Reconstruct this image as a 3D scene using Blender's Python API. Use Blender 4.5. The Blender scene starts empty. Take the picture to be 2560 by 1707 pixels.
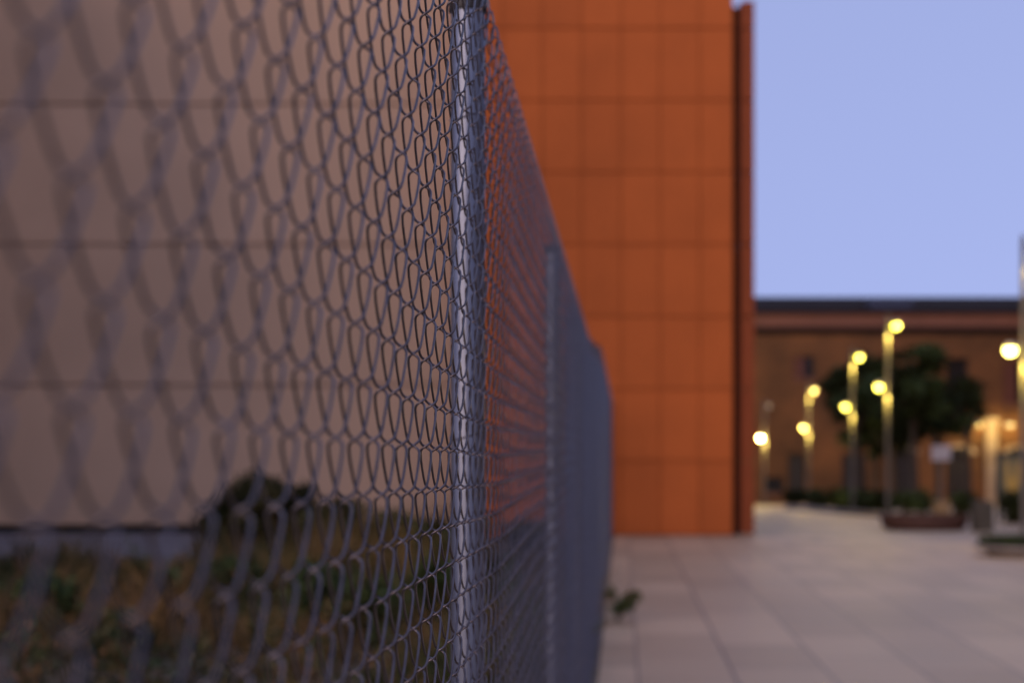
import bpy, bmesh, math, random
import numpy as np
from mathutils import Vector, Matrix

random.seed(7)
rng = np.random.default_rng(11)
PI = math.pi
scene = bpy.context.scene
COL = scene.collection

# ------------------------------------------------------------------ helpers
def link(o, parent=None):
    COL.objects.link(o)
    if parent is not None:
        o.parent = parent
    return o

def empty(name, loc=(0, 0, 0), rz=0.0):
    o = bpy.data.objects.new(name, None)
    o.empty_display_size = 0.2
    o.location = loc
    o.rotation_euler = (0, 0, rz)
    return link(o)

def tag(o, label=None, cat=None, group=None, kind=None):
    if label: o['label'] = label
    if cat: o['category'] = cat
    if group: o['group'] = group
    if kind: o['kind'] = kind
    return o

def copy_tree(o, parent=None):
    c = o.copy()
    COL.objects.link(c)
    c.parent = parent
    for ch in list(o.children):
        copy_tree(ch, c)
    return c

class MB:
    """collects primitives into one mesh"""
    def __init__(self):
        self.v, self.f, self.m = [], [], []
        self.n = 0
    def add(self, verts, faces, mi=0):
        verts = np.asarray(verts, float).reshape(-1, 3)
        self.v.append(verts)
        for f in faces:
            self.f.append(tuple(int(i) + self.n for i in f))
            self.m.append(mi)
        self.n += len(verts)
        return self
    def box(self, x0, x1, y0, y1, z0, z1, mi=0):
        v = [(x0,y0,z0),(x1,y0,z0),(x1,y1,z0),(x0,y1,z0),(x0,y0,z1),(x1,y0,z1),(x1,y1,z1),(x0,y1,z1)]
        f = [(0,3,2,1),(4,5,6,7),(0,1,5,4),(1,2,6,5),(2,3,7,6),(3,0,4,7)]
        return self.add(v, f, mi)
    def lathe(self, prof, cx=0, cy=0, n=24, mi=0, cap=True, sy=1.0):
        """prof: list of (r, z)"""
        a = np.arange(n) * 2 * PI / n
        v, f = [], []
        for r, z in prof:
            for t in a:
                v.append((cx + r*math.cos(t), cy + sy*r*math.sin(t), z))
        for i in range(len(prof)-1):
            for k in range(n):
                k2 = (k+1) % n
                f.append((i*n+k, i*n+k2, (i+1)*n+k2, (i+1)*n+k))
        if cap:
            f.append(tuple(reversed(range(n))))
            f.append(tuple(range((len(prof)-1)*n, len(prof)*n)))
        return self.add(v, f, mi)
    def tube(self, pts, radii, n=8, mi=0):
        pts = [Vector(p) for p in pts]
        if not hasattr(radii, '__len__'): radii = [radii]*len(pts)
        v, f = [], []
        ref = Vector((0.13, 0.97, 0.21))
        for i, p in enumerate(pts):
            d = (pts[min(i+1, len(pts)-1)] - pts[max(i-1, 0)]).normalized()
            a = d.cross(ref)
            if a.length < 1e-3: a = d.cross(Vector((1, 0, 0)))
            a.normalize(); b = d.cross(a)
            for k in range(n):
                t = 2*PI*k/n
                v.append(p + (a*math.cos(t) + b*math.sin(t))*radii[i])
        for i in range(len(pts)-1):
            for k in range(n):
                k2 = (k+1) % n
                f.append((i*n+k, i*n+k2, (i+1)*n+k2, (i+1)*n+k))
        f.append(tuple(reversed(range(n))))
        f.append(tuple(range((len(pts)-1)*n, len(pts)*n)))
        return self.add(v, f, mi)
    def build(self, name, mats, parent=None, smooth=False, loc=None):
        me = bpy.data.meshes.new(name)
        me.from_pydata(np.concatenate(self.v).tolist(), [], self.f)
        if not isinstance(mats, (list, tuple)): mats = [mats]
        for m in mats: me.materials.append(m)
        if len(mats) > 1:
            me.polygons.foreach_set('material_index', self.m)
        bm = bmesh.new(); bm.from_mesh(me)
        bmesh.ops.recalc_face_normals(bm, faces=bm.faces)
        bm.to_mesh(me); bm.free()
        if smooth:
            me.polygons.foreach_set('use_smooth', [True]*len(me.polygons))
            try: me.set_sharp_from_angle(angle=math.radians(42))
            except Exception: pass
        me.update()
        o = bpy.data.objects.new(name, me)
        if loc is not None: o.location = loc
        return link(o, parent)

def quad_mesh(name, verts, quads, mats, midx=None, parent=None, smooth=False):
    """fast mesh from numpy arrays (n,3) and (m,4) or (m,3)"""
    me = bpy.data.meshes.new(name)
    verts = np.ascontiguousarray(verts, np.float32); quads = np.ascontiguousarray(quads, np.int32)
    k = quads.shape[1]
    me.vertices.add(len(verts)); me.vertices.foreach_set('co', verts.ravel())
    me.loops.add(quads.size); me.loops.foreach_set('vertex_index', quads.ravel())
    me.polygons.add(len(quads))
    me.polygons.foreach_set('loop_start', np.arange(0, quads.size, k, dtype=np.int32))
    if not isinstance(mats, (list, tuple)): mats = [mats]
    for m in mats: me.materials.append(m)
    if midx is not None: me.polygons.foreach_set('material_index', np.asarray(midx, np.int32))
    if smooth: me.polygons.foreach_set('use_smooth', np.ones(len(quads), bool))
    me.update(calc_edges=True); me.validate()
    o = bpy.data.objects.new(name, me)
    return link(o, parent)

# ------------------------------------------------------------------ materials
def newmat(name):
    m = bpy.data.materials.new(name); m.use_nodes = True
    nt = m.node_tree
    return m, nt, nt.nodes['Principled BSDF']

def ramp2(nt, fac, c0, c1, p0=0.3, p1=0.7):
    r = nt.nodes.new('ShaderNodeValToRGB')
    r.color_ramp.elements[0].position = p0; r.color_ramp.elements[1].position = p1
    r.color_ramp.elements[0].color = (*c0, 1); r.color_ramp.elements[1].color = (*c1, 1)
    nt.links.new(fac, r.inputs[0])
    return r.outputs[0]

def mat(name, c0, c1=None, scale=6.0, rough=0.7, metal=0.0, bump=0.0, bscale=None, stretch=(1,1,1), detail=6, spec=0.5):
    m, nt, b = newmat(name)
    b.inputs['Roughness'].default_value = rough
    b.inputs['Metallic'].default_value = metal
    b.inputs['Specular IOR Level'].default_value = spec
    if c1 is None:
        c1 = tuple(min(1, x*1.25) for x in c0)
    tc = nt.nodes.new('ShaderNodeTexCoord')
    mp = nt.nodes.new('ShaderNodeMapping'); mp.inputs['Scale'].default_value = stretch
    nt.links.new(tc.outputs['Object'], mp.inputs[0])
    n = nt.nodes.new('ShaderNodeTexNoise'); n.inputs['Scale'].default_value = scale
    n.inputs['Detail'].default_value = detail
    nt.links.new(mp.outputs[0], n.inputs['Vector'])
    nt.links.new(ramp2(nt, n.outputs['Fac'], c0, c1), b.inputs['Base Color'])
    if bump > 0:
        n2 = nt.nodes.new('ShaderNodeTexNoise'); n2.inputs['Scale'].default_value = bscale or scale*4
        n2.inputs['Detail'].default_value = 5
        nt.links.new(mp.outputs[0], n2.inputs['Vector'])
        bp = nt.nodes.new('ShaderNodeBump'); bp.inputs['Strength'].default_value = bump
        bp.inputs['Distance'].default_value = 0.02
        nt.links.new(n2.outputs['Fac'], bp.inputs['Height'])
        nt.links.new(bp.outputs[0], b.inputs['Normal'])
    return m

def emit(name, col, strength):
    m, nt, b = newmat(name)
    b.inputs['Base Color'].default_value = (0.8, 0.75, 0.6, 1)
    b.inputs['Emission Color'].default_value = (*col, 1)
    b.inputs['Emission Strength'].default_value = strength
    return m

def math_node(nt, op, a, b=None, c=None):
    n = nt.nodes.new('ShaderNodeMath'); n.operation = op
    for i, x in enumerate((a, b, c)):
        if x is None: continue
        if isinstance(x, (int, float)): n.inputs[i].default_value = x
        else: nt.links.new(x, n.inputs[i])
    return n.outputs[0]

# colours kept together so that they can be tuned
ORANGE = (0.54, 0.132, 0.026)
BEIGE = (0.66, 0.44, 0.27)
PAVE = (0.535, 0.390, 0.235)
M = {}
M['wire'] = mat('galvanised wire', (0.10, 0.091, 0.098), (0.17, 0.155, 0.168), scale=60, rough=0.36, metal=0.92)
M['tube'] = mat('galvanised tube', (0.13, 0.155, 0.215), (0.22, 0.25, 0.315), scale=16, rough=0.38, metal=0.72, spec=0.35, stretch=(1,1,0.25), bump=0.03, bscale=90)
M['cap'] = mat('black post cap', (0.012, 0.012, 0.014), (0.02, 0.02, 0.022), rough=0.5)
M['orange'] = mat('orange cladding', tuple(x*0.93 for x in ORANGE), tuple(x*1.07 for x in ORANGE), scale=1.2, rough=0.75, bump=0.05, bscale=40, spec=0.25)
for k, f in (('orange_b', 0.95), ('orange_c', 1.045)):
    M[k] = mat('orange cladding', tuple(x*0.93*f for x in ORANGE), tuple(x*1.07*f for x in ORANGE), scale=1.2, rough=0.75, bump=0.05, bscale=40, spec=0.25)
M['beige_b'] = mat('beige cladding', tuple(x*0.91 for x in BEIGE), tuple(x*1.03 for x in BEIGE), scale=0.5, rough=0.75, bump=0.05, bscale=30, spec=0.3)
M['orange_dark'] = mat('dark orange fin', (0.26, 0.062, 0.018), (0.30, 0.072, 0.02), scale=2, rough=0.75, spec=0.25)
M['joint'] = mat('joint backing', (0.36, 0.085, 0.017), (0.40, 0.095, 0.019), rough=0.9)
M['beige'] = mat('beige cladding', tuple(x*0.94 for x in BEIGE), tuple(x*1.06 for x in BEIGE), scale=0.7, rough=0.75, bump=0.05, bscale=30, spec=0.3)
M['beige_joint'] = mat('beige joint', (0.44, 0.285, 0.19), (0.48, 0.31, 0.21), rough=0.9)
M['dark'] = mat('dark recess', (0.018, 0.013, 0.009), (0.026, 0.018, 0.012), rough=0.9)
M['concrete'] = mat('pale concrete', (0.13, 0.13, 0.14), (0.18, 0.18, 0.185), scale=3, rough=0.85, bump=0.15)
M['stone'] = mat('planter stone', (0.24, 0.215, 0.19), (0.32, 0.285, 0.25), scale=5, rough=0.8, bump=0.15)
M['corten'] = mat('rusty steel', (0.06, 0.026, 0.018), (0.10, 0.042, 0.026), scale=8, rough=0.7)
M['brick'] = None
M['slate'] = mat('slate roof', (0.016, 0.012, 0.010), (0.026, 0.018, 0.015), scale=4, rough=0.9, spec=0.1)
M['trim'] = mat('red cornice', (0.17, 0.075, 0.045), (0.21, 0.09, 0.055), scale=3, rough=0.85)
M['palestone'] = mat('pale door surround', (0.28, 0.20, 0.12), (0.48, 0.37, 0.24), scale=2.5, rough=0.85)
M['blueglass'] = mat('blue skylight', (0.025, 0.035, 0.07), (0.035, 0.045, 0.085), rough=0.4)
M['door'] = mat('dark door', (0.016, 0.013, 0.011), (0.026, 0.02, 0.016), scale=4, rough=0.6)
M['shutter'] = mat('red brown shutter', (0.10, 0.032, 0.018), (0.13, 0.042, 0.022), scale=4, rough=0.7)
M['glass'] = mat('dark window pane', (0.008, 0.009, 0.010), (0.012, 0.012, 0.014), rough=0.15)
M['pole'] = mat('painted steel pole', (0.10, 0.093, 0.08), (0.13, 0.12, 0.10), rough=0.6, metal=0.0)
M['housing'] = mat('lamp housing', (0.25, 0.25, 0.25), (0.3, 0.3, 0.3), rough=0.5, metal=0.3)
M['lamp'] = emit('lamp lens', (1.0, 0.86, 0.06), 3.2)
M['lamp_dim'] = emit('dim lamp lens', (1.0, 0.72, 0.12), 1.2)
M['lamp_off'] = mat('unlit lens', (0.45, 0.44, 0.42), rough=0.3)
M['lamp_near'] = emit('near lamp lens', (1.0, 0.86, 0.16), 5.0)
M['lamp_faint'] = emit('faint bulb', (1.0, 0.60, 0.2), 0.09)
M['lamp_bright'] = emit('bright lamp lens', (1.0, 0.84, 0.16), 40.0)
M['leafA'] = mat('dark leaf', (0.014, 0.017, 0.004), (0.030, 0.036, 0.009), scale=1.6, rough=0.8, spec=0.12)
M['leafB'] = mat('green leaf', (0.030, 0.055, 0.012), (0.070, 0.105, 0.028), scale=2.0, rough=0.7, spec=0.3)
M['leafC'] = mat('olive leaf', (0.060, 0.060, 0.020), (0.12, 0.10, 0.035), scale=2.0, rough=0.8, spec=0.3)
M['straw'] = mat('dry straw', (0.20, 0.12, 0.04), (0.40, 0.24, 0.085), scale=2.2, rough=0.85, spec=0.2)
M['straw_dark'] = mat('dead stalk', (0.10, 0.060, 0.028), (0.17, 0.10, 0.045), scale=2.0, rough=0.9, spec=0.2)
M['bark'] = mat('bark', (0.05, 0.035, 0.022), (0.09, 0.065, 0.042), scale=12, rough=0.9, bump=0.4, stretch=(1,1,0.3))
M['soil'] = mat('dry soil', (0.075, 0.055, 0.035), (0.16, 0.115, 0.070), scale=0.9, rough=0.95, bump=0.5, bscale=6)
M['white'] = mat('white sign face', (0.36, 0.34, 0.34), (0.42, 0.40, 0.40), rough=0.5)
M['ochre'] = mat('ochre box', (0.26, 0.17, 0.07), (0.32, 0.21, 0.09), rough=0.7)
M['greyblock'] = mat('grey bollard', (0.055, 0.048, 0.033), (0.08, 0.07, 0.05), scale=5, rough=0.85, bump=0.2)
M['frame'] = mat('dark green frame', (0.015, 0.022, 0.016), (0.022, 0.03, 0.022), rough=0.5)
M['poster_olive'] = mat('olive poster', (0.16, 0.15, 0.075), (0.20, 0.18, 0.09), rough=0.6)
M['poster_yellow'] = mat('yellow poster', (0.42, 0.27, 0.05), (0.52, 0.34, 0.07), rough=0.6)

def brick_mat():
    m, nt, b = newmat('old brown brick')
    tc = nt.nodes.new('ShaderNodeTexCoord')
    mp = nt.nodes.new('ShaderNodeMapping'); mp.inputs['Rotation'].default_value = (PI/2, 0, 0)
    nt.links.new(tc.outputs['Object'], mp.inputs[0])
    br = nt.nodes.new('ShaderNodeTexBrick')
    br.inputs['Scale'].default_value = 3.0
    br.inputs['Color1'].default_value = (0.180, 0.078, 0.022, 1)
    br.inputs['Color2'].default_value = (0.125, 0.055, 0.016, 1)
    br.inputs['Mortar'].default_value = (0.14, 0.078, 0.03, 1)
    br.inputs['Mortar Size'].default_value = 0.015
    nt.links.new(mp.outputs[0], br.inputs['Vector'])
    n = nt.nodes.new('ShaderNodeTexNoise'); n.inputs['Scale'].default_value = 0.45; n.inputs['Detail'].default_value = 8
    nt.links.new(tc.outputs['Object'], n.inputs['Vector'])
    mx = nt.nodes.new('ShaderNodeMix'); mx.data_type = 'RGBA'; mx.blend_type = 'MULTIPLY'
    mx.inputs['Factor'].default_value = 1.0
    nt.links.new(br.outputs['Color'], mx.inputs['A'])
    nt.links.new(ramp2(nt, n.outputs['Fac'], (0.6, 0.6, 0.6), (1.25, 1.15, 1.1), 0.35, 0.65), mx.inputs['B'])
    nt.links.new(mx.outputs['Result'], b.inputs['Base Color'])
    b.inputs['Roughness'].default_value = 0.9
    return m
M['brick'] = brick_mat()

def paving_mat():
    """slabs 0.6 m wide laid along the fence, joints and tone differences between the slabs"""
    m, nt, b = newmat('plaza slabs')
    tc = nt.nodes.new('ShaderNodeTexCoord')
    sp = nt.nodes.new('ShaderNodeSeparateXYZ'); nt.links.new(tc.outputs['Object'], sp.inputs[0])
    x, y = sp.outputs[0], sp.outputs[1]
    lat = math_node(nt, 'MULTIPLY', y, -1.0)
    u = math_node(nt, 'DIVIDE', math_node(nt, 'SUBTRACT', lat, 0.275), 0.6)
    row = math_node(nt, 'FLOOR', u)
    fu = math_node(nt, 'FRACT', u)
    shift = math_node(nt, 'MULTIPLY', math_node(nt, 'PINGPONG', row, 1.0), 0.5)
    v = math_node(nt, 'ADD', math_node(nt, 'DIVIDE', x, 1.2), shift)
    cv = math_node(nt, 'FLOOR', v)
    fv = math_node(nt, 'FRACT', v)
    def near(f, w):      # 1 inside the joint
        d = math_node(nt, 'ABSOLUTE', math_node(nt, 'SUBTRACT', f, 0.5))
        return math_node(nt, 'GREATER_THAN', d, 0.5 - w)
    ju = near(fu, 0.012); jv = near(fv, 0.006)
    wide = math_node(nt, 'LESS_THAN', math_node(nt, 'ABSOLUTE', math_node(nt, 'SUBTRACT', lat, 0.875)), 0.010)
    jt = math_node(nt, 'MAXIMUM', math_node(nt, 'MAXIMUM', ju, jv), wide)
    cb = nt.nodes.new('ShaderNodeCombineXYZ'); nt.links.new(row, cb.inputs[0]); nt.links.new(cv, cb.inputs[1])
    wn = nt.nodes.new('ShaderNodeTexWhiteNoise'); wn.noise_dimensions = '2D'; nt.links.new(cb.outputs[0], wn.inputs['Vector'])
    n1 = nt.nodes.new('ShaderNodeTexNoise'); n1.inputs['Scale'].default_value = 0.55; n1.inputs['Detail'].default_value = 7
    nt.links.new(tc.outputs['Object'], n1.inputs['Vector'])
    n2 = nt.nodes.new('ShaderNodeTexNoise'); n2.inputs['Scale'].default_value = 45; n2.inputs['Detail'].default_value = 3
    nt.links.new(tc.outputs['Object'], n2.inputs['Vector'])
    tone = math_node(nt, 'ADD', math_node(nt, 'MULTIPLY', wn.outputs['Value'], 0.35), math_node(nt, 'MULTIPLY', n1.outputs['Fac'], 0.55))
    tone = math_node(nt, 'ADD', tone, math_node(nt, 'MULTIPLY', n2.outputs['Fac'], 0.10))
    c = ramp2(nt, tone, tuple(k*0.75 for k in PAVE), tuple(k*1.16 for k in PAVE), 0.25, 0.75)
    mx = nt.nodes.new('ShaderNodeMix'); mx.data_type = 'RGBA'
    nt.links.new(jt, mx.inputs['Factor']); nt.links.new(c, mx.inputs['A'])
    mx.inputs['B'].default_value = (0.20, 0.15, 0.115, 1)
    nt.links.new(mx.outputs['Result'], b.inputs['Base Color'])
    rr = nt.nodes.new('ShaderNodeMapRange'); nt.links.new(n1.outputs['Fac'], rr.inputs[0])
    rr.inputs[3].default_value = 0.42; rr.inputs[4].default_value = 0.60
    b.inputs['Specular IOR Level'].default_value = 0.3
    nt.links.new(rr.outputs[0], b.inputs['Roughness'])
    bp = nt.nodes.new('ShaderNodeBump'); bp.inputs['Strength'].default_value = 0.25; bp.inputs['Distance'].default_value = 0.004
    h = math_node(nt, 'SUBTRACT', math_node(nt, 'MULTIPLY', n2.outputs['Fac'], 0.35), jt)
    nt.links.new(h, bp.inputs['Height']); nt.links.new(bp.outputs[0], b.inputs['Normal'])
    return m
M['pave'] = paving_mat()

# ------------------------------------------------------------------ frame of the fence, levels, pixels
FX, FK = -0.185, 0.0711                      # the fence line: X = FX + FK * Y
FA = math.atan2(1.0, FK)                     # its direction
FD = Vector((math.cos(FA), math.sin(FA), 0)) # along
FN = Vector((-math.sin(FA), math.cos(FA), 0))# to the field side (left)
FPX = 3911.0
def gz(X, Y):
    s = (Vector((X - FX, Y, 0))).dot(FD)
    return -0.026 * min(max(s - 33.5, 0), 41)
def PX(x, Y): return (x - 1280.0) / FPX * Y          # photo column at depth Y -> metres
def PZ(y, Y): return 1.4 + (1128.0 - y) / FPX * Y    # photo row at depth Y -> height

# ------------------------------------------------------------------ ground, field, plaza
def strip(name, svals, l0, l1, dz, m, parent=None):
    """sheet along the fence frame, x = along, y = across, following the levels"""
    v, f = [], []
    for s in svals:
        z = -0.026*min(max(s-33.5, 0), 41) + dz
        v += [(s, l0, z), (s, l1, z)]
    for i in range(len(svals)-1):
        f.append((2*i, 2*i+1, 2*i+3, 2*i+2))
    o = MB().add(v, f).build(name, m)
    o.location = (FX, 0, 0); o.rotation_euler = (0, 0, FA)
    return o
tag(strip('ground', [-300, 33.5, 74.5, 900], 700, -700, 0.0, M['soil']), kind='structure')
tag(strip('plaza_paving', [-12, 33.5, 74.5, 140], -0.03, -90, 0.004, M['pave']), kind='structure')

# pale concrete strip along the foot of the beige wall
mb = MB(); mb.box(-14, PX(1131, 24.5), 20.6, 26.35, -0.1, 0.03)
tag(mb.build('concrete_path', M['concrete']), kind='structure')

# ------------------------------------------------------------------ chain link fence
CW, CH = 0.0776, 0.08
TOPZ = 1.996
S1 = 2.175                                    # first post in view (along the fence)
BAY = 34 * CW                                 # 2.64 m
NB = 10
fence = empty('chain_link_fence', (FX, 0, 0), FA)
tag(fence, 'long grey chain link wire fence on round steel posts running away between weeds and plaza', 'fence')

def wire_bay(name, s0, ppp, sides, warp, top=TOPZ, extra=0):
    nper = int(round((top - 0.036) / CH))
    z0 = top - nper*CH
    n = int(round(BAY / (CW/2)))
    half = [-0.26, -0.17, -0.085, 0.0, 0.085, 0.17, 0.26, 0.42, 0.9, PI/2, 2.24, 2.72] if ppp > 12 else [-0.24, -0.12, 0.0, 0.12, 0.24, 0.5, 2.64]
    phi = np.array([k*PI + h for k in range(2*nper) for h in half if k*PI + h >= 0] + [2*PI*nper])
    npts = len(phi)
    A, T, R = CW/4 + 0.0010, 0.0056, 0.00120
    V, Q = [], []
    ang = np.arange(sides)*2*PI/sides
    base = 0
    jit = np.random.default_rng(3 if not warp else 5)
    def tighten(x):      # the mesh of the first bay is pulled tighter away from the post
        d = np.maximum(S1 - (s0 + x), 0)
        return np.where(d > 0, S1 - s0 - d*(1 - 0.035*d), x) if warp else x
    for w in range(-extra, n):
        off = 0 if w % 2 == 0 else PI
        ph = phi + off
        tri = np.arcsin(0.990*np.cos(ph)) / math.asin(0.990)
        x = (w + 0.5)*CW/2 - A*tri
        y = -T*np.tanh(4.0*np.sin(ph))*(0.95 + 0.10*np.abs(np.sin(ph)))
        z = z0 + phi/(2*PI)*CH
        x = tighten(x) + jit.normal(0, 0.0006) + 0.0010*np.sin(z*3.1 + w*0.7 + jit.normal()*0.6)
        y = y + jit.normal(0, 0.0003) + 0.004*np.sin((s0 + x)*2*PI/BAY)*np.sin(z*1.5)
        z = z + jit.normal(0, 0.0008)
        if warp:
            s = s0 + x
            dip = np.exp(-((s - S1 + 0.05)/0.42)**2)
            z = z + 0.0113*np.clip(S1 - s, 0, 3)*np.clip(z/0.5, 0, 1)
            low = np.clip((1.55 - z)/1.2, 0, 1)
            z = z - 0.022*dip*low*np.clip(z/0.4, 0, 1) + 0.006*np.sin(s*4.0)*np.sin(z*2.2)*np.clip((TOPZ - z)/0.3, 0, 1)
        P = np.stack([x, y, z], 1)
        D = np.gradient(P, axis=0); D /= np.linalg.norm(D, axis=1)[:, None]
        ref = np.array([0.0, 1.0, 0.0])
        Aa = np.cross(D, ref); nn = np.linalg.norm(Aa, axis=1)[:, None]
        Aa = Aa/np.maximum(nn, 1e-4); B = np.cross(D, Aa)
        ring = P[:, None, :] + R*(Aa[:, None, :]*np.cos(ang)[None, :, None] + B[:, None, :]*np.sin(ang)[None, :, None])
        V.append(ring.reshape(-1, 3))
        i = np.arange(npts-1)[:, None]*sides; k = np.arange(sides)[None, :]; k2 = (k+1) % sides
        Q.append(np.stack([i+k, i+k2, i+sides+k2, i+sides+k], -1).reshape(-1, 4) + base)
        base += npts*sides
    # knuckles: the wire ends of each top and bottom vertex bent over each other
    kn = MB()
    for j in range(-extra//2, n//2 + 1):
        for zz, sg in ((top, 1), (z0, -1)):
            xx = float(tighten(np.float64(j*CW)))
            lean = random.uniform(-0.002, 0.002)
            for q, dy in ((-1, -0.0035), (1, 0.0035)):
                pts = []
                for t in np.linspace(0, 1, 7):
                    a = -0.5*PI*0.2 + t*1.25*PI
                    pts.append((xx + q*0.0075*math.cos(a) + lean, dy*1.7*math.cos(PI*t), zz + sg*(0.0145*math.sin(a) - 0.001)))
                kn.tube(pts, 0.0015, n=6 if warp else 5)
    kv = np.concatenate(kn.v)
    kf = [f for f in kn.f if len(f) == 4]
    Q.append(np.array(kf) + base); V.append(kv)
    return np.concatenate(V), np.concatenate(Q)

def place_bay(o, k):
    o.location = (S1 + (k-1)*BAY, 0, 0)
for k in (0, 1):
    v, q = wire_bay('wire_mesh', S1 + (k-1)*BAY, 20, 7, True, extra=8 if k == 0 else 0)
    o = quad_mesh('wire_mesh', v, q, M['wire'], parent=fence, smooth=True)
    place_bay(o, k)
v, q = wire_bay('wire_mesh', S1 + BAY, 12, 5, False)
far_bay = quad_mesh('wire_mesh', v, q, M['wire'], parent=fence, smooth=True)
place_bay(far_bay, 2)
c = far_bay.copy(); COL.objects.link(c); c.parent = fence; place_bay(c, 3)
# the mesh steps up in the far bays
v, q = wire_bay('wire_mesh', S1 + 3*BAY, 12, 5, False, TOPZ + CH)
place_bay(quad_mesh('wire_mesh', v, q, M['wire'], parent=fence, smooth=True), 4)
v, q = wire_bay('wire_mesh', S1 + 4*BAY, 12, 5, False, TOPZ + 3*CH)
tall_bay = quad_mesh('wire_mesh', v, q, M['wire'], parent=fence, smooth=True)
place_bay(tall_bay, 5)
for k in range(6, NB):
    c = tall_bay.copy(); COL.objects.link(c); c.parent = fence; place_bay(c, k)

def make_post(h):
    p = MB().lathe([(0.024, -0.05), (0.024, h - 0.004)], n=32).build('fence_post', M['tube'], fence, smooth=True)
    MB().lathe([(0.0262, h-0.022), (0.0270, h-0.020), (0.0270, h-0.006), (0.0245, h), (0.015, h+0.0035), (0.004, h+0.0045)], n=32).build('post_cap', M['cap'], p, smooth=True)
    # tie wires that hold the mesh to the post
    pts = []
    for a in np.linspace(-0.15*PI, 1.15*PI, 15):
        pts.append((0.0254*math.cos(a), 0.0254*math.sin(a), 0.004*math.sin(a*2)))
    pts = [(pts[0][0], -0.036, -0.01)] + pts + [(pts[-1][0], -0.036, 0.012)]
    t0 = MB().tube(pts, 0.0010, n=6).build('tie_wire', M['wire'], p, smooth=True)
    for zz in (0.30, 0.86, 1.42, 1.86):
        if zz == 0.30: t0.location.z = zz
        else:
            c = t0.copy(); COL.objects.link(c); c.parent = p; c.location.z = zz
    return p
post = make_post(2.03)
for k in range(-1, NB):
    if k == -1: p = post
    elif k == 3: p = make_post(2.117)
    elif k == 4: p = tall_post = make_post(2.262)
    elif k > 4: p = copy_tree(tall_post, fence)
    else: p = copy_tree(post, fence)
    p.location = (S1 + k*BAY, 0.0305, 0)

# ------------------------------------------------------------------ the orange and beige building
bld = empty('panel_building', (0, 26, 0))
tag(bld, 'tall flat building, orange square cladding beside long beige panels, behind the fence', 'building')
bx0, bx1 = PX(1173, 26), PX(1832, 25.97)
mb = MB(); mb.box(bx0, bx1 + 0.01, 0.012, 16, 0, 9.6)
mb.build('wall', M['joint'], bld)
mb = MB()
zr = [0.02] + [1.24 + 1.196*k for k in range(0, 7)] + [9.6]
xr = [bx0]
x = bx1 - 0.55
cols = []
while x > bx0: cols.append(x); x -= 0.655
xr = [bx0] + sorted(cols) + [bx1]
for i in range(len(xr)-1):
    for j in range(len(zr)-1):
        d = random.uniform(-0.002, 0.002)
        mb.box(xr[i] + 0.007, xr[i+1] - 0.007, -0.03 + d, 0.008, zr[j] + 0.011, zr[j+1] - 0.011, random.choice((0, 0, 1, 2)))
mb.build('orange_cladding', [M['orange'], M['orange_b'], M['orange_c']], bld)
# dark slot and the fin at the corner
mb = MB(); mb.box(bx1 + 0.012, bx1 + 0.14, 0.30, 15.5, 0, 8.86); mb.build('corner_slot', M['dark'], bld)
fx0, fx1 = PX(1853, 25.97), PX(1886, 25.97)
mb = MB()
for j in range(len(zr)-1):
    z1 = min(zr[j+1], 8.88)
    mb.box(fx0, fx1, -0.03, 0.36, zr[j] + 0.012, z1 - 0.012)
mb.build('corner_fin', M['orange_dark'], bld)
mb = MB(); mb.box(bx0 - 0.02, bx1 + 0.005, -0.05, 0.3, 9.603, 9.66); mb.build('parapet', M['slate'], bld)
# beige part
mb = MB(); mb.box(-16, bx0 - 0.004, 0.80, 16, 0, 9.8); mb.build('backing_wall', M['beige_joint'], bld)
mb = MB()
zb = [0.14, 2.53, 4.93, 7.32, 9.72]
xs = [-16, -12.5, -9.2, bx0 - 0.006]
for i in range(len(xs)-1):
    for j in range(4):
        mb.box(xs[i] + 0.002, xs[i+1] - 0.002, 0.70, 0.797, zb[j] + 0.018, zb[j+1] - 0.018, (i*3+j) % 2)
mb.build('beige_cladding', [M['beige'], M['beige_b']], bld)
mb = MB(); mb.box(-16, bx0 - 0.006, 0.775, 0.798, 0.0, 0.14); mb.build('base_recess', M['dark'], bld)
# unseen block added outside the frame to shade the field, clad like the wall
mb = MB(); mb.box(-18, -10.25, -20, 0.69, 0, 13.0); mb.build('added_shade_wing', M['beige_joint'], bld)
mb = MB()
zw = zb[:-1] + [9.72, 12.9]
ys = [-20 + 3.44*k for k in range(7)]
for i in range(6):
    for j in range(5):
        mb.box(-10.247, -10.15, ys[i] + 0.002, min(ys[i+1], 0.68) - 0.002, zw[j] + 0.022, zw[j+1] - 0.022, random.choice((0, 1)))
mb.build('shade_wing_cladding', [M['beige'], M['beige_b']], bld)

# ------------------------------------------------------------------ far brick building
FY = 70.0
gb = gz(15, FY)
old = empty('brick_building', (0, FY, gb))
tag(old, 'old brown brick building with dark roof and arched doors across the plaza', 'building')
zt = PZ(751, FY) - gb
def bz(y): return PZ(y, FY) - gb
def bX(x): return PX(x, FY)
X0, X1 = 1.0, 34.0
doors = [(1992, 44), (2136, 60), (2262, 46), (2397, 60), (2545, 52), (2690, 60)]
upper = [(2010, 52, 890, 945, 'shutter'), (2205, 50, 895, 1008, 'door'), (2394, 54, 895, 1010, 'door'), (2540, 64, 905, 1008, 'shutter'), (2700, 56, 895, 1010, 'door')]
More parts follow.
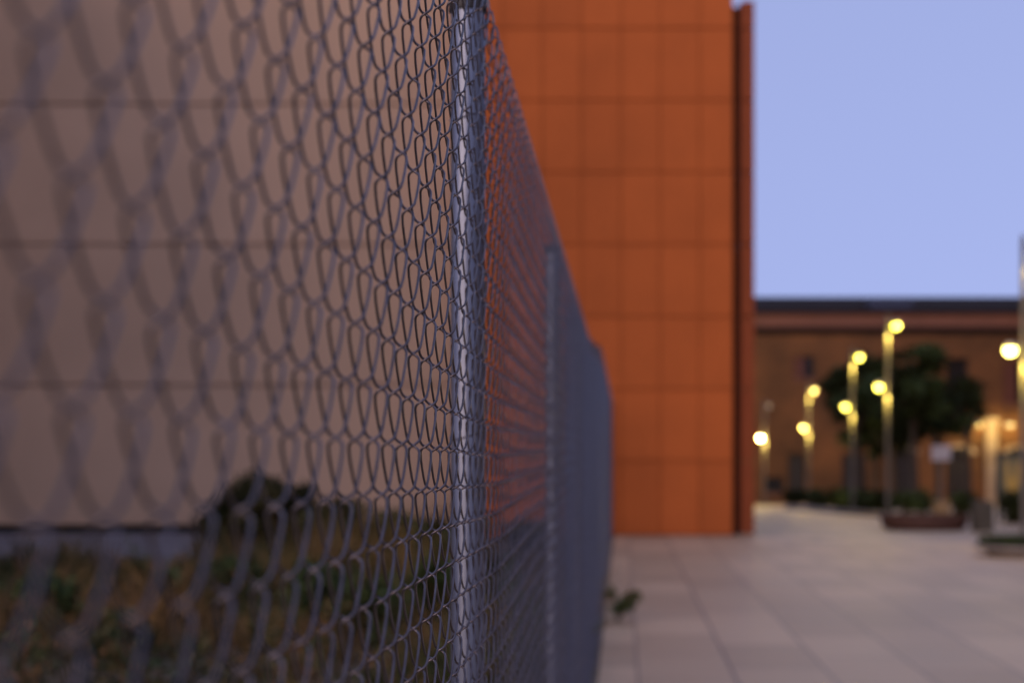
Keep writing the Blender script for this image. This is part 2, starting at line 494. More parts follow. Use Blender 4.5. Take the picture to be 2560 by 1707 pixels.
# openings cut out of the wall grid
def wall_with_holes(x0, x1, z0, z1, holes, y0, y1):
    xs = sorted({x0, x1} | {h[0] for h in holes} | {h[1] for h in holes})
    zs = sorted({z0, z1} | {h[2] for h in holes} | {h[3] for h in holes})
    mb = MB()
    for j in range(len(zs)-1):
        run = None
        for i in range(len(xs)-1):
            cx, cz = (xs[i]+xs[i+1])/2, (zs[j]+zs[j+1])/2
            hole = any(h[0] < cx < h[1] and h[2] < cz < h[3] for h in holes)
            if not hole: mb.box(xs[i], xs[i+1], y0, y1, zs[j], zs[j+1])
    return mb
holes = []
for cx, w in doors: holes.append((bX(cx-w/2), bX(cx+w/2), 0.0, bz(1134)))
for cx, w, ya, yb, _ in upper: holes.append((bX(cx-w/2), bX(cx+w/2), bz(yb), bz(ya)))
holes.append((bX(1912), bX(1960), bz(1232), bz(1192)))
zc = bz(836)
wall_with_holes(X0, X1, -0.4, zc, holes, 0.0, 0.45).build('wall', M['brick'], old)
mb = MB(); mb.box(X0, X1, 0.46, 14, -0.4, bz(790)); mb.build('inner_wall', M['dark'], old)
mb = MB(); mb.box(X0, X1, -0.08, 0.44, zc + 0.003, bz(818)); mb.build('shadow_groove', M['slate'], old)  # dark band whose colour stands in for the shadow groove under the cornice
mb = MB(); mb.box(X0, X1, -0.20, 0.44, bz(818) + 0.003, bz(784)); mb.build('cornice', M['trim'], old)
mb = MB()
mb.add([(X0, -0.42, bz(784)+.004), (X1, -0.42, bz(784)+.004), (X1, -0.42, bz(778)), (X0, -0.42, bz(778)), (X0, 3.5, zt+0.5), (X1, 3.5, zt+0.5), (X1, 3.5, bz(784)+.004), (X0, 3.5, bz(784)+.004)],
       [(0,1,2,3),(3,2,5,4),(4,5,6,7),(0,7,6,1),(0,3,4,7),(1,6,5,2)])
roof = mb.build('roof', M['slate'], old)
mb = MB(); mb.box(bX(2180), bX(2285), 0.25, 1.6, bz(772), bz(748)); mb.build('skylight', M['blueglass'], roof)
def arched_door(cx, w, z1, surround):
    xa, xb = bX(cx-w/2), bX(cx+w/2)
    d = MB().box(xa + 0.06, xb - 0.06, 0.18, 0.24, 0.0, z1 - 0.05).box(xa + 0.06, (xa+xb)/2 - 0.012, 0.16, 0.178, 0.1, z1 - 0.25).box((xa+xb)/2 + 0.012, xb - 0.06, 0.16, 0.178, 0.1, z1 - 0.25)
    o = d.build('door', M['door'], old)
    # stone arch above and jambs
    if surround:
        mb = MB(); n = 12; r0 = (xb-xa)/2 + 0.003; r1 = r0 + 0.26; xm = (xa+xb)/2; zc_ = z1 + 0.003
        v, f = [], []
        for k in range(n+1):
            a = PI*k/n
            for r in (r0, r1):
                for y in (-0.05, -0.003):
                    v.append((xm - r*math.cos(a), y, zc_ + 0.55*r*math.sin(a)))
        for k in range(n):
            i = 4*k
            f += [(i, i+4, i+6, i+2), (i+1, i+3, i+7, i+5), (i, i+1, i+5, i+4), (i+2, i+6, i+7, i+3)]
        f += [(0,2,3,1), (4*n, 4*n+1, 4*n+3, 4*n+2)]
        mb.add(v, f)
        mb.build('door_arch', M['palestone'], old)
        # tympanum filling the arch
        v = [(xm - (r0-0.004)*math.cos(PI*k/n), -0.01, zc_ + 0.55*(r0-0.004)*math.sin(PI*k/n)) for k in range(n+1)]
        MB().add(v, [tuple(range(n+1))]).build('arch_panel', M['door'], o)
for i, (cx, w) in enumerate(doors): arched_door(cx, w, bz(1134), i >= 2)
def window(cx, w, ya, yb, mname):
    xa, xb, za, zb_ = bX(cx-w/2), bX(cx+w/2), bz(yb), bz(ya)
    fr = MB()
    fr.box(xa, xb, 0.20, 0.26, za, za+0.07); fr.box(xa, xb, 0.20, 0.26, zb_-0.07, zb_)
    fr.box(xa, xa+0.07, 0.20, 0.26, za+0.07, zb_-0.07); fr.box(xb-0.07, xb, 0.20, 0.26, za+0.07, zb_-0.07)
    fr.box((xa+xb)/2-0.03, (xa+xb)/2+0.03, 0.20, 0.26, za+0.07, zb_-0.07)
    f = fr.build('window', M['door'], old)
    MB().box(xa+0.07, xb-0.07, 0.262, 0.28, za+0.07, zb_-0.07).build('pane', M['glass'], f)
    MB().box(xa-0.08, xb+0.08, -0.06, 0.0-0.003, za-0.10, za-0.003).build('sill', M['trim'], f)
    if mname == 'shutter':
        MB().box(xa+0.01, xa+(xb-xa)*0.52, 0.10, 0.15, za+0.02, zb_-0.02).build('shutter', M['shutter'], f)
for a in upper: window(*a)
window(1936, 48, 1192, 1232, 'door')
# brick mass added out of frame, to darken the right side of the post
shade_wing = MB(); shade_wing.box(bX(2560) + 1.6, X1, -95, -0.003, -0.4 - gb, zt + 2.0)
shade_wing.build('added_shade_wing', M['brick'], old)
# pale pilasters
for cx, w, ya in ((2478, 26, 1058), (2600, 26, 1058)):
    MB().box(bX(cx-w/2), bX(cx+w/2), -0.14, -0.003, 0.0, bz(ya)).box(bX(cx-w/2)-0.08, bX(cx+w/2)+0.08, -0.20, -0.003, bz(ya)+0.003, bz(ya-14)).build('pilaster', M['palestone'], old)

# wall lamps that wash the lower wall in warm light
WARM = (1.0, 0.66, 0.20)
def point(name, loc, power, parent=None, radius=0.05, col=WARM):
    l = bpy.data.lights.new(name, 'POINT'); l.energy = power; l.color = col; l.shadow_soft_size = radius
    o = bpy.data.objects.new(name, l); o.location = loc
    return link(o, parent)
def wall_lamp(cx, y):
    o = empty('wall_lamp', (bX(cx), FY, PZ(y, FY)))
    MB().box(-0.05, 0.05, -0.06, -0.003, -0.1, 0.1).box(-0.025, 0.025, -0.70, -0.06, 0.02, 0.06).build('bracket', M['housing'], o)
    MB().lathe([(0.16, -0.02), (0.13, 0.05), (0.05, 0.12)], cy=-0.75, n=16).build('lamp_shade', M['housing'], o, smooth=True)
    MB().lathe([(0.02, -0.09), (0.05, -0.06), (0.055, -0.03)], cy=-0.75, n=12).build('bulb', M['lamp_faint'], o, smooth=True)
    point('lamp_light', (0, -0.75, -0.16), 15, o, 0.06, (1.0, 0.72, 0.24))
    return o
tag(wall_lamp(2437, 1060), 'small shaded wall lamp between the arched door and the pale pilaster', 'wall lamp', 'wall lamps on the brick building')
tag(wall_lamp(2515, 1062), 'small shaded wall lamp between the pale pilaster and the door at the picture edge', 'wall lamp', 'wall lamps on the brick building')

# ------------------------------------------------------------------ street lamps
def spotlight(root, side, z, power, lens):
    h = MB()
    h.lathe([(0.03, z+0.10), (0.065, z+0.085), (0.082, z+0.03), (0.079, z+0.025)], cx=side*0.18, n=24)
    head = h.build('lamp_head', M['housing'], root, smooth=True)
    MB().tube([(side*0.04, 0, z+0.07), (side*0.12, 0, z+0.075)], 0.013, n=8).build('bracket', M['housing'], head)
    MB().lathe([(0.006, z-0.074), (0.04, z-0.065), (0.066, z-0.036), (0.076, z+0.0), (0.075, z+0.023)], cx=side*0.18, n=24).build('lens', lens, head, smooth=True)
    if power <= 0: return
    point('lamp_light', (side*0.34, -0.20, z - 0.10), power, root, 0.08)
    sp = bpy.data.lights.new('pole_spot', 'SPOT'); sp.energy = min(power*4.5, 40); sp.color = (1.0, 0.72, 0.14); sp.spot_size = math.radians(62); sp.spot_blend = 1.0; sp.shadow_soft_size = 0.03
    so_ = bpy.data.objects.new('pole_spot', sp); link(so_, root); so_.location = (side*0.06, -0.17, z - 0.10)
    so_.rotation_euler = (Vector((0, 0, z - 0.36)) - Vector(so_.location)).to_track_quat('-Z', 'Y').to_euler()
def street_lamp(X, Y, label, up, low, z0=None):
    o = empty('street_lamp', (X, Y, gz(X, Y) if z0 is None else z0))
    MB().lathe([(0.042, 0), (0.040, 2.0), (0.036, 4.27), (0.022, 4.30)], n=20).build('pole', M['pole'], o, smooth=True)
    MB().lathe([(0.15, 0.0), (0.15, 0.02), (0.085, 0.03), (0.08, 0.12), (0.063, 0.13)], n=20).build('base_plate', M['pole'], o, smooth=True)
    spotlight(o, 1, 4.05, *up)
    spotlight(o, -1, 2.76, *low)
    tag(o, label, 'street lamp', 'street lamps in a row beside the plaza')
    return o
street_lamp(PX(2219, 33), 33.0, 'tall lamp post behind the low dark planter, its upper lamp the highest of the row', (7, M['lamp']), (7, M['lamp']))
street_lamp(PX(2131, 40.7), 40.7, 'lamp post among hedges, second farther along the row from the dark planter', (9, M['lamp']), (7, M['lamp']))
street_lamp(PX(2022, 54), 54.0, 'lamp post far down the row with a faint upper lamp', (14, M['lamp_dim']), (24, M['lamp']))
street_lamp(PX(1912, 64), 64.0, 'farthest lamp post, its white glaring lamp beside the orange corner', (0, M['lamp_off']), (48, M['lamp_bright']))
street_lamp(PX(2559, 21), 21.0, 'nearest lamp post, standing in the round pale planter', (1, M['lamp']), (5, M['lamp_near']))

# ------------------------------------------------------------------ foliage
def leaf_cloud(clumps, n, size, seed, mats=3, shell=0.55):
    """clumps: list of (cx,cy,cz,rx,ry,rz). Leaf-sized diamonds through the volume"""
    r = np.random.default_rng(seed)
    c = np.array(clumps, float)
    w = (c[:,3]*c[:,4]*c[:,5])**0.66; w /= w.sum()
    idx = r.choice(len(c), n, p=w)
    d = r.normal(size=(n, 3)); d /= np.linalg.norm(d, axis=1)[:, None]
    rad = (shell + (1-shell)*r.random(n)) * r.random(n)**0.25
    P = c[idx, :3] + d*rad[:, None]*c[idx, 3:]
    P += r.normal(0, size*0.8, (n, 3))
    a = r.normal(size=(n, 3)); a /= np.linalg.norm(a, axis=1)[:, None]
    b = np.cross(a, r.normal(size=(n, 3))); b /= np.linalg.norm(b, axis=1)[:, None]
    s = size*(0.6 + 0.8*r.random(n))[:, None]
    nrm = np.cross(a, b)
    V = np.stack([P - a*s, P + b*s*0.45 + nrm*s*0.12, P + a*s, P - b*s*0.45 + nrm*s*0.12], 1).reshape(-1, 3)
    Q = np.arange(4*n).reshape(-1, 4)
    mi = (r.random(len(c))*mats).astype(int)[idx]
    flip = r.random(n) < 0.25
    mi = np.where(flip, (r.random(n)*mats).astype(int), mi)
    return V, Q, mi

def ball_clumps(R, n, seed, rr=0.42, flat=0.8):
    r = np.random.default_rng(seed); out = []
    for _ in range(n):
        d = r.normal(size=3); d /= np.linalg.norm(d)
        k = r.random()**0.4*(1-rr*0.7)
        q = rr*(0.6 + 0.7*r.random())
        out.append((d[0]*R[0]*k, d[1]*R[1]*k, d[2]*R[2]*k, R[0]*q, R[1]*q, R[2]*q*flat))
    return out

def tree(X, Y, zc_, R, label, seed, n=7000, leaf=0.085, mats=None, lean=0.0):
    z0 = gz(X, Y)
    o = empty('tree', (X, Y, z0))
    cl = [(a + lean, b, c + zc_ - z0, d, e, f) for a, b, c, d, e, f in ball_clumps((R[0]*1.12, R[1]*1.12, R[2]*1.12), 34, seed, rr=0.21, flat=0.7)]
    V, Q, mi = leaf_cloud(cl, n, leaf, seed)
    quad_mesh('crown', V, Q, mats or [M['leafA'], M['leafA'], M['leafB']], mi, o)
    r = random.Random(seed); t = MB()
    h = zc_ - z0
    pts = [(0,0,-0.1), (0.03,0.02,h*0.3), (lean*0.4-0.03,0.0,h*0.6), (lean*0.7,0.04,h*0.8)]
    t.tube(pts, [0.13, 0.105, 0.09, 0.07], n=10)
    for k in range(7):
        c = r.choice(cl)
        s = pts[r.choice((2, 3))]
        m_ = ((s[0]+c[0])/2 + r.uniform(-.1,.1), (s[1]+c[1])/2, (s[2]+c[2])/2 + 0.12)
        t.tube([s, m_, c[:3]], [0.05, 0.035, 0.012], n=6)
    t.build('trunk', M['bark'], o, smooth=True)
    return tag(o, label, 'tree', 'dark trees in front of the brick building')
tree(PX(2285, 48), 48.0, PZ(965, 48), (1.85, 1.7, 1.35), 'broad dark tree whose crown spreads right of the tall lamp post', 21, n=9500, leaf=0.10)
tree(PX(2140, 51), 51.0, PZ(960, 51), (1.25, 1.2, 1.30), 'dark tree with the middle lamp post in front of its crown', 22, n=6500, leaf=0.10)
tree(PX(2235, 55), 55.0, PZ(1055, 55), (1.55, 1.3, 0.95), 'lower dark tree crown behind the tall lamp post', 23, n=6000, leaf=0.10)
tree(PX(2345, 50), 50.0, PZ(1030, 50), (1.3, 1.2, 0.8), 'low dark tree crown between the tall lamp post and the white sign', 26, n=4200, leaf=0.10)
tree(PX(2190, 57), 57.0, PZ(1090, 57), (1.3, 1.2, 0.8), 'lowest dark tree, its leaves hanging near the hedge right of the middle lamp post', 27, n=3600, leaf=0.10)
tree(PX(2420, 52), 52.0, PZ(1000, 52), (0.85, 0.8, 0.75), 'small dark tree with a drooping edge close to the tall upper window', 24, n=2600, leaf=0.09)

def shrub(name, X, Y, h, R, label, cat, seed, n=1500, leaf=0.05, mats=None, group=None, z0=None, nc=12):
    z0 = gz(X, Y) if z0 is None else z0
    o = empty(name, (X, Y, z0))
    cl = [(a, b, max(c + h*0.55, R[2]*0.25), d, e, f) for a, b, c, d, e, f in ball_clumps(R, nc, seed)]
    V, Q, mi = leaf_cloud(cl, n, leaf, seed, shell=0.35)
    V[:, 2] = np.maximum(V[:, 2], 0.0)
    quad_mesh('foliage', V, Q, mats or [M['leafA'], M['leafA'], M['leafB']], mi, o)
    t = MB(); r = random.Random(seed)
    for k in range(6):
        c = r.choice(cl)
        t.tube([(r.uniform(-.06,.06), r.uniform(-.06,.06), -0.03), (c[0]*0.4, c[1]*0.4, c[2]*0.6), c[:3]], [0.016, 0.012, 0.004], n=5)
    t.build('stem', M['bark'], o)
    return tag(o, label, cat, group)
HG = 'low hedge shrubs along the edge of the lamp bed'
hl = ['hedge shrub at the far left end, by the first dark door', 'hedge shrub below the lamp post with the faint upper lamp', 'hedge shrub just left of the middle lamp post',
      'hedge shrub at the foot of the middle lamp post', 'hedge shrub just right of the middle lamp post', 'hedge shrub left of the tall lamp post, nearest the dark planter',
      'green hedge shrub right of the tall lamp post', 'green hedge shrub left of the white sign post', 'hedge shrub in front of the arched door']
hp = [(1992, 48.0, 1.0), (2045, 46.0, 1.0), (2095, 43.5, 1.05), (2140, 42.0, 0.95), (2178, 39.0, 0.95), (2212, 37.0, 0.95), (2262, 35.5, 1.0), (2312, 36.0, 0.85), (2405, 35.0, 0.8)]
for i, ((px, Y, s), lb) in enumerate(zip(hp, hl)):
    shrub('hedge_shrub', PX(px, Y), Y, 0.62*s, (0.52*s, 0.6*s, 0.34*s), lb, 'shrub', 60+i, n=1300, leaf=0.055, group=HG,
          mats=[M['leafA'], M['leafB'], M['leafB']] if 6 <= i <= 7 else None)
# tall dark shrub at the right edge
shrub('dark_shrub', PX(2535, 30.5), 30.5, 0.75, (0.50, 0.5, 0.45), 'dense dark shrub below the poster stand at the picture edge', 'shrub', 81, n=1800, leaf=0.05)

# ------------------------------------------------------------------ raised bed kerb under the hedge
mb = MB()
kp = [(PX(1968, 49), 49.0), (PX(2050, 43), 43.0), (PX(2120, 38), 38.0), (PX(2205, 33.4), 33.4)]
for (xa, ya), (xb, yb) in zip(kp[:-1], kp[1:]):
    d = Vector((xb-xa, yb-ya, 0)).normalized(); nrm = Vector((-d.y, d.x, 0))*0.07
    za, zb_ = gz(xa, ya), gz(xb, yb)
    v = []
    for (xx, yy, zz) in ((xa, ya, za), (xb, yb, zb_)):
        for s in (1, -1):
            v += [(xx + nrm.x*s, yy + nrm.y*s, zz - 0.05), (xx + nrm.x*s, yy + nrm.y*s, zz + 0.12)]
    mb.add(v, [(0,2,6,4), (1,5,7,3), (0,4,5,1), (2,3,7,6), (0,1,3,2), (4,6,7,5)])
tag(mb.build('bed_kerb', M['stone']), kind='structure')

# ------------------------------------------------------------------ low planters
o = empty('low_planter', (PX(2311, 28.0), 28.0, 0))
MB().lathe([(0.62, 0.0), (0.74, 0.06), (0.80, 0.25), (0.80, 0.27), (0.76, 0.27), (0.74, 0.20)], n=48, sy=0.75, cap=False).build('rim', M['corten'], o, smooth=True)
MB().lathe([(0.02, 0.215), (0.745, 0.215)], n=48, sy=0.75, cap=False).build('soil', M['soil'], o)
tag(o, 'low oval rust brown planter in front of the tall lamp post', 'planter')
o = empty('round_planter', (PX(2556, 21)+0.12, 21.0, 0))
MB().lathe([(0.55, 0.0), (0.58, 0.06), (0.73, 0.10), (0.76, 0.12), (0.76, 0.15), (0.72, 0.155), (0.70, 0.14)], n=56, cap=False).build('rim', M['stone'], o, smooth=True)
MB().lathe([(0.02, 0.145), (0.705, 0.145)], n=48, cap=False).build('soil', M['soil'], o)
tag(o, 'round pale stone planter with short grass at the right edge of the plaza', 'planter')

def blades(pts, h0, h1, w, lean, seed, nm, mi=None, seg=3, hs=None):
    """curved grass blades at pts (n,3)"""
    r = np.random.default_rng(seed); n = len(pts)
    h = h0 + (h1-h0)*r.random(n)**1.6
    if hs is not None: h = h*hs
    az = r.random(n)*2*PI; la = lean*r.random(n)*h
    fa = r.random(n)*2*PI
    t = np.linspace(0, 1, seg+1)
    V = np.zeros((n, seg+1, 2, 3))
    for i, tt in enumerate(t):
        cx = pts[:,0] + np.cos(az)*la*tt**2; cy = pts[:,1] + np.sin(az)*la*tt**2; cz = pts[:,2] + h*tt*(1 - 0.18*lean*tt)
        ww = w*(1 - 0.85*tt)*(0.7 + 0.6*r.random(n))*0.5
        for s, sg in ((0, 1), (1, -1)):
            V[:, i, s, 0] = cx + np.cos(fa)*ww*sg; V[:, i, s, 1] = cy + np.sin(fa)*ww*sg; V[:, i, s, 2] = cz
    b = np.arange(n)[:, None]*(2*(seg+1)); Q = []
    for i in range(seg):
        Q.append(np.stack([b[:,0]+2*i, b[:,0]+2*i+1, b[:,0]+2*i+3, b[:,0]+2*i+2], -1))
    Q = np.stack(Q, 1).reshape(-1, 4)
    if mi is None: mi = (r.random(n)*nm).astype(int)
    return V.reshape(-1, 3), Q, np.repeat(mi, seg)

# grass in the round planter
r = np.random.default_rng(5)
a = r.random(2600)*2*PI; d = 0.68*np.sqrt(r.random(2600))
pts = np.stack([PX(2556, 21)+0.12 + d*np.cos(a), 21 + d*np.sin(a), np.full(2600, 0.145)], 1)
pts = pts[np.hypot(pts[:,0]-PX(2556,21), pts[:,1]-21) > 0.16]
V, Q, mi = blades(pts, 0.08, 0.20, 0.012, 0.7, 6, 2)
tag(quad_mesh('planter_grass', V, Q, [M['leafA'], M['leafB']], mi), kind='stuff')
# low greenery in the oval planter
r = np.random.default_rng(9)
a = r.random(900)*2*PI; d = 0.66*np.sqrt(r.random(900))
pts = np.stack([PX(2311, 28.0) + d*np.cos(a), 28 + 0.75*d*np.sin(a), np.full(900, 0.21)], 1)
V, Q, mi = blades(pts, 0.03, 0.11, 0.012, 0.9, 8, 2)
tag(quad_mesh('planter_ground_cover', V, Q, [M['leafA'], M['straw_dark']], mi), kind='stuff')

# ------------------------------------------------------------------ small street furniture
o = empty('sign_post', (PX(2352, 31), 31.0, 0))
zs = PZ(1132, 31)
MB().lathe([(0.025, 0), (0.025, zs + 0.10), (0.01, zs+0.11)], n=14).build('post', M['pole'], o, smooth=True)
sg = MB().box(-0.19, 0.19, -0.034, -0.027, zs - 0.15, zs + 0.15).build('sign_face', M['white'], o)
bv = sg.modifiers.new('round', 'BEVEL'); bv.width = 0.003; bv.segments = 2
MB().box(-0.03, 0.03, -0.0265, 0.0, zs - 0.05, zs + 0.05).build('clamp', M['housing'], o)
tag(o, 'plain white sign on a thin post in front of the brick building', 'sign')

o = empty('litter_bin', (PX(2353, 30.0), 30.0, 0))
b_ = MB(); b_.box(-0.145, 0.145, -0.13, 0.13, 0.03, 0.42)
bo = b_.build('body', M['ochre'], o); bv = bo.modifiers.new('round', 'BEVEL'); bv.width = 0.015; bv.segments = 3
MB().box(-0.12, 0.12, -0.11, 0.11, 0.0, 0.028).build('foot', M['dark'], o)
lid = MB().box(-0.155, 0.155, -0.14, 0.14, 0.423, 0.455).build('lid', M['ochre'], o); bv = lid.modifiers.new('round', 'BEVEL'); bv.width = 0.01; bv.segments = 2
tag(o, 'small ochre box bin behind the low rust brown planter', 'bin')

bo = MB().box(-0.165, 0.165, -0.165, 0.165, -0.02, 0.53).build('concrete_bollard', M['greyblock'], None, loc=(PX(2455, 27.4), 27.4, 0))
bv = bo.modifiers.new('round', 'BEVEL'); bv.width = 0.02; bv.segments = 3
tag(bo, 'square grey concrete bollard right of the low rust brown planter', 'bollard')

o = empty('poster_stand', (PX(2530, 31.5), 31.5, 0))
zt_ = PZ(1130, 31.5); zb_ = 0.42; hw = 0.31
f = MB()
f.box(-hw, hw, -0.06, 0.06, zt_ - 0.08, zt_); f.box(-hw, hw, -0.06, 0.06, zb_, zb_ + 0.07)
f.box(-hw, -hw + 0.07, -0.06, 0.06, zb_ + 0.07, zt_ - 0.08); f.box(hw - 0.07, hw, -0.06, 0.06, zb_ + 0.07, zt_ - 0.08)
f.build('frame', M['frame'], o)
for s in (-1, 1):
    MB().box(s*(hw - 0.06) - 0.03, s*(hw - 0.06) + 0.03, -0.05, 0.05, 0, zb_ - 0.002).build('leg', M['frame'], o)
z0_, z1_ = zb_ + 0.072, zt_ - 0.082
pa = MB().box(-hw + 0.072, hw - 0.072, -0.02, 0.02, z0_, z1_).build('poster', M['poster_olive'], o)
# a yellow cup shape open at the top on the poster
H = z1_ - z0_; W = hw - 0.072
out = [(-0.62, 0.88), (-0.58, 0.30), (-0.25, 0.10), (0.30, 0.10), (0.62, 0.32), (0.68, 0.86), (0.34, 0.82), (0.22, 0.48), (-0.05, 0.44), (-0.22, 0.60), (-0.30, 0.86)]
v = [(x*W, -0.0265, z0_ + z*H) for x, z in out] + [(x*W, -0.0215, z0_ + z*H) for x, z in out]
n = len(out)
MB().add(v, [tuple(range(n)), tuple(range(2*n-1, n-1, -1))] + [(i, (i+1) % n, n+(i+1) % n, n+i) for i in range(n)]).build('poster_motif', M['poster_yellow'], pa)
tag(o, 'framed poster stand with a yellow motif, above the dark shrub at the picture edge', 'poster stand')

# ------------------------------------------------------------------ the overgrown field behind the fence
def vnoise(x, y, seed=0):
    r = np.random.default_rng(seed); out = np.zeros_like(x)
    for k in range(7):
        a = r.random()*2*PI; f = 0.5*1.6**k; p = r.random()*6.28
        out += np.sin((x*math.cos(a) + y*math.sin(a))*f*2.2 + p)/1.35**k
    return out
N = 120000
r = np.random.default_rng(77)
Y = 3.0 + 15.2*np.sqrt(r.random(N))
t = r.random(N)
xr_ = FX + FK*Y - 0.10; xl = -0.345*Y - 1.2
X = xl + (xr_ - xl)*t
den = vnoise(X, Y, 3); keep = r.random(N) < np.clip(0.55 + 0.28*den, 0.08, 1)
X, Y = X[keep], Y[keep]
pts = np.stack([X, Y, np.zeros(len(X))], 1)
sp_ = vnoise(X*0.9, Y*0.9, 12) + r.normal(0, 0.5, len(X))
tall = np.clip(0.5 + 0.55*vnoise(X*1.3, Y*1.3, 41), 0.12, 1.5)
green = sp_ > -0.15
dry = ~green
V, Q, mi = blades(pts[dry], 0.12, 0.50, 0.012, 0.9, 31, 2, hs=tall[dry])
tag(quad_mesh('dry_grass', V, Q, [M['straw'], M['straw_dark']], mi), kind='stuff')
V, Q, mi = blades(pts[green], 0.10, 0.44, 0.015, 0.9, 32, 3, hs=tall[green])
tag(quad_mesh('green_grass', V, Q, [M['leafA'], M['leafB'], M['leafC']], mi), kind='stuff')
# broad leaved weeds between the grass
r = np.random.default_rng(78); cl = []
for _ in range(640):
    y = 3.5 + 14.6*math.sqrt(r.random()); a0 = -0.345*y - 1.0; b0 = FX + FK*y - 0.22
    x = a0 + (b0-a0)*r.random(); h = 0.06 + 0.30*r.random()**2
    cl.append((x, y, h*0.8, 0.10+0.12*r.random(), 0.10+0.12*r.random(), h))
V, Q, mi = leaf_cloud(cl, 42000, 0.026, 79, mats=4, shell=0.2)
V[:, 2] = np.maximum(V[:, 2], 0.004)
tag(quad_mesh('ground_weeds', V, Q, [M['leafA'], M['leafB'], M['leafC'], M['straw_dark']], mi), kind='stuff')

# bushes in front of the beige wall
dk = [M['leafA'], M['leafA'], M['leafC']]
def FXY(px, Y): return PX(px, Y), Y
shrub('field_bush', *FXY(595, 19.3), 1.06, (0.66, 0.6, 0.66), 'tall dark bush in front of the beige wall', 'bush', 91, n=5200, nc=20, leaf=0.045, mats=dk, group='bushes in the field')
shrub('field_bush', *FXY(705, 19.0), 1.04, (0.60, 0.6, 0.64), 'dark bush joined to the right side of the tallest bush', 'bush', 92, n=4800, nc=20, leaf=0.045, mats=dk, group='bushes in the field')
shrub('field_bush', *FXY(530, 19.6), 0.66, (0.30, 0.4, 0.36), 'low dark bush at the end of the pale concrete strip', 'bush', 93, n=1500, leaf=0.045, mats=dk, group='bushes in the field')
shrub('field_bush', *FXY(835, 18.6), 0.86, (0.50, 0.5, 0.46), 'middle bush of olive green between tall bush and fence', 'bush', 94, n=4200, nc=20, leaf=0.045, mats=[M['leafA'], M['leafB'], M['leafC']], group='bushes in the field')
shrub('field_bush', *FXY(975, 17.0), 0.80, (0.52, 0.5, 0.42), 'low green bush just left of the near fence post', 'bush', 95, n=3600, nc=18, leaf=0.04, mats=[M['leafB'], M['leafB'], M['leafA']], group='bushes in the field')
shrub('field_bush', *FXY(1130, 16.4), 0.8, (0.44, 0.5, 0.44), 'low green bush directly behind the near fence post', 'bush', 96, n=1800, leaf=0.04, mats=[M['leafB'], M['leafA'], M['leafB']], group='bushes in the field')
shrub('field_bush', *FXY(1330, 17.6), 0.62, (0.55, 0.6, 0.34), 'dark low bush seen through the mesh right of the near post', 'bush', 97, n=2000, leaf=0.045, mats=dk, group='bushes in the field')
shrub('field_bush', *FXY(300, 14.5), 0.34, (0.40, 0.4, 0.20), 'flat green bush among dry grass, leftmost in the field', 'bush', 98, n=1400, leaf=0.035, mats=[M['leafA'], M['leafB'], M['leafC']], group='bushes in the field')
WG = 'leafy weeds standing in the field'
for i, (px, Y, h, w, lb) in enumerate([(140, 12.0, 0.5, 0.34, 'leafy weed clump at the far left of the field, nearest the picture edge'),
        (430, 12.4, 0.46, 0.30, 'leafy weed clump in front of the end of the concrete strip'),
        (600, 13.4, 0.60, 0.34, 'taller leafy weed clump below the tallest bush'),
        (790, 12.2, 0.58, 0.32, 'leafy weed clump midway between the tallest bush and the near fence post'),
        (930, 11.2, 0.52, 0.30, 'leafy weed clump close to the fence, left of the near post'),
        (300, 10.2, 0.36, 0.26, 'small leafy weed clump low in the left foreground of the field'),
        (1080, 12.6, 0.6, 0.26, 'leafy weed clump directly behind the foot of the near fence post')]):
    shrub('leafy_weed', *FXY(px, Y), h, (w, w, h*0.5), lb, 'weed', 120+i, n=1100, leaf=0.034, mats=[M['leafA'], M['leafB'], M['leafB']], group=WG, nc=12)
# tall dry grass stands by the post
def tussock(px, Y, h, n, label, seed):
    rr = np.random.default_rng(seed); x = PX(px, Y)
    p = np.stack([rr.normal(0, 0.17, n), rr.normal(0, 0.17, n), np.zeros(n)], 1)
    V, Q, mi = blades(p, h*0.45, h, 0.012, 0.45, seed, 2)
    o = quad_mesh('dry_tussock', V, Q, [M['straw'], M['leafC']], mi)
    o.location = (x, Y, 0)
    tag(o, label, 'grass tuft', 'tall dry grass tufts in the field')
tussock(1100, 18.2, 1.05, 420, 'tall dry grass tuft immediately behind the near fence post', 201)
tussock(1035, 18.6, 0.9, 360, 'dry grass tuft left of the near fence post, above the green bush', 202)
tussock(915, 15.5, 0.62, 360, 'dry grass tuft in front of the middle bush', 203)
tussock(800, 16.6, 0.95, 300, 'wispy grass tuft between the tallest bush and the middle bush', 205)
tussock(960, 15.8, 1.0, 340, 'tall wispy grass tuft rising in front of the low green bush', 206)
tussock(1075, 14.2, 0.85, 340, 'yellowish grass tuft in front of the foot of the near fence post', 207)
tussock(690, 14.0, 0.6, 360, 'ochre grass tuft standing in front of the tallest bush', 204)

# weed on the paving at the foot of the fence
o = empty('pavement_weed', (PX(1545, 12.8), 12.8, 0.004))
rr = random.Random(4); st = MB(); cl = []
for k in range(13):
    a = rr.uniform(0, 2*PI); L = rr.uniform(0.06, 0.17)
    e = (math.cos(a)*L + 0.015, math.sin(a)*L, rr.uniform(0.08, 0.25))
    st.tube([(0, 0, -0.01), (e[0]*0.4, e[1]*0.4, e[2]*0.7), e], [0.004, 0.003, 0.0015], n=5)
    cl.append((*e, 0.05, 0.05, 0.04))
st.build('stem', M['leafC'], o)
V, Q, mi = leaf_cloud(cl, 420, 0.026, 41, mats=2, shell=0.1)
quad_mesh('leaves', V, Q, [M['leafB'], M['leafC']], mi, o)
tag(o, 'small green weed sprouting from the paving at the foot of the fence', 'weed')

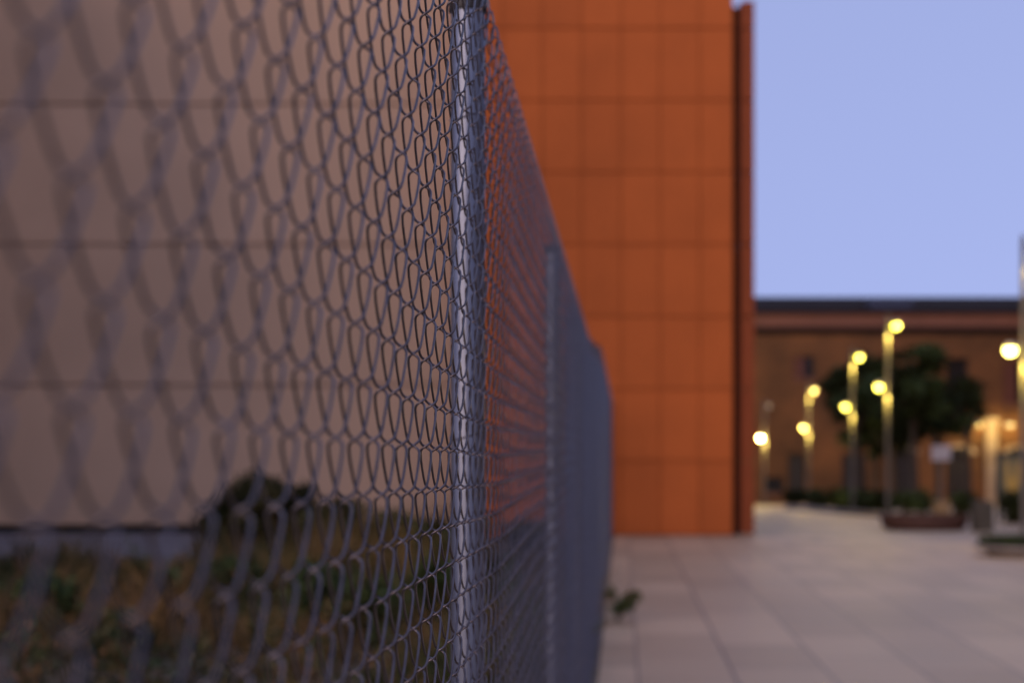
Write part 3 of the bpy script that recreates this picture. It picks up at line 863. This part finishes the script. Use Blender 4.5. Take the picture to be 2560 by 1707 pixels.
# ------------------------------------------------------------------ sky and light
SUN_EL, SUN_AZ = math.radians(10.0), math.radians(215)      # low sun behind the camera, to the left
w = bpy.data.worlds.new('World'); scene.world = w; w.use_nodes = True
nt = w.node_tree; bg = nt.nodes['Background']
sky = nt.nodes.new('ShaderNodeTexSky'); sky.sky_type = 'NISHITA'; sky.sun_disc = False
sky.sun_elevation = SUN_EL; sky.sun_rotation = SUN_AZ
sky.air_density = 1.0; sky.dust_density = 4.0; sky.ozone_density = 1.0
tint = nt.nodes.new('ShaderNodeMix'); tint.data_type = 'RGBA'; tint.blend_type = 'MULTIPLY'; tint.inputs['Factor'].default_value = 1
tint.inputs['B'].default_value = (1.0, 0.775, 0.908, 1)      # the camera's white balance at dusk
tcs = nt.nodes.new('ShaderNodeTexCoord'); lift = nt.nodes.new('ShaderNodeVectorMath'); lift.inputs[1].default_value = (0, 0, 1.2)
nrm_ = nt.nodes.new('ShaderNodeVectorMath'); nrm_.operation = 'NORMALIZE'
nt.links.new(tcs.outputs['Generated'], lift.inputs[0]); nt.links.new(lift.outputs[0], nrm_.inputs[0]); nt.links.new(nrm_.outputs[0], sky.inputs['Vector'])
nt.links.new(sky.outputs[0], tint.inputs['A']); nt.links.new(tint.outputs['Result'], bg.inputs['Color'])
bg.inputs['Strength'].default_value = 0.15
sl = bpy.data.lights.new('Sun', 'SUN'); sl.energy = 0.33; sl.angle = math.radians(45); sl.color = (1.0, 0.66, 0.44)
so = bpy.data.objects.new('Sun', sl); link(so)
sd = Vector((math.sin(SUN_AZ)*math.cos(SUN_EL), math.cos(SUN_AZ)*math.cos(SUN_EL), math.sin(SUN_EL)))
so.rotation_euler = sd.to_track_quat('Z', 'Y').to_euler()

# ------------------------------------------------------------------ camera
cam = bpy.data.cameras.new('Camera'); co = bpy.data.objects.new('Camera', cam); link(co)
co.location = (0, 0, 1.4); co.rotation_euler = (PI/2, 0, 0)
cam.lens = 55.0; cam.sensor_width = 36.0; cam.shift_y = 274.5/2560
cam.clip_start = 0.02; cam.clip_end = 3000
cam.dof.use_dof = True; cam.dof.focus_distance = 1.58; cam.dof.aperture_fstop = 4.4
cam.dof.aperture_blades = 0
scene.camera = co
scene.view_settings.view_transform = 'Standard'
scene.view_settings.look = 'None'
scene.view_settings.gamma = 1.0
scene.view_settings.exposure = 2.12
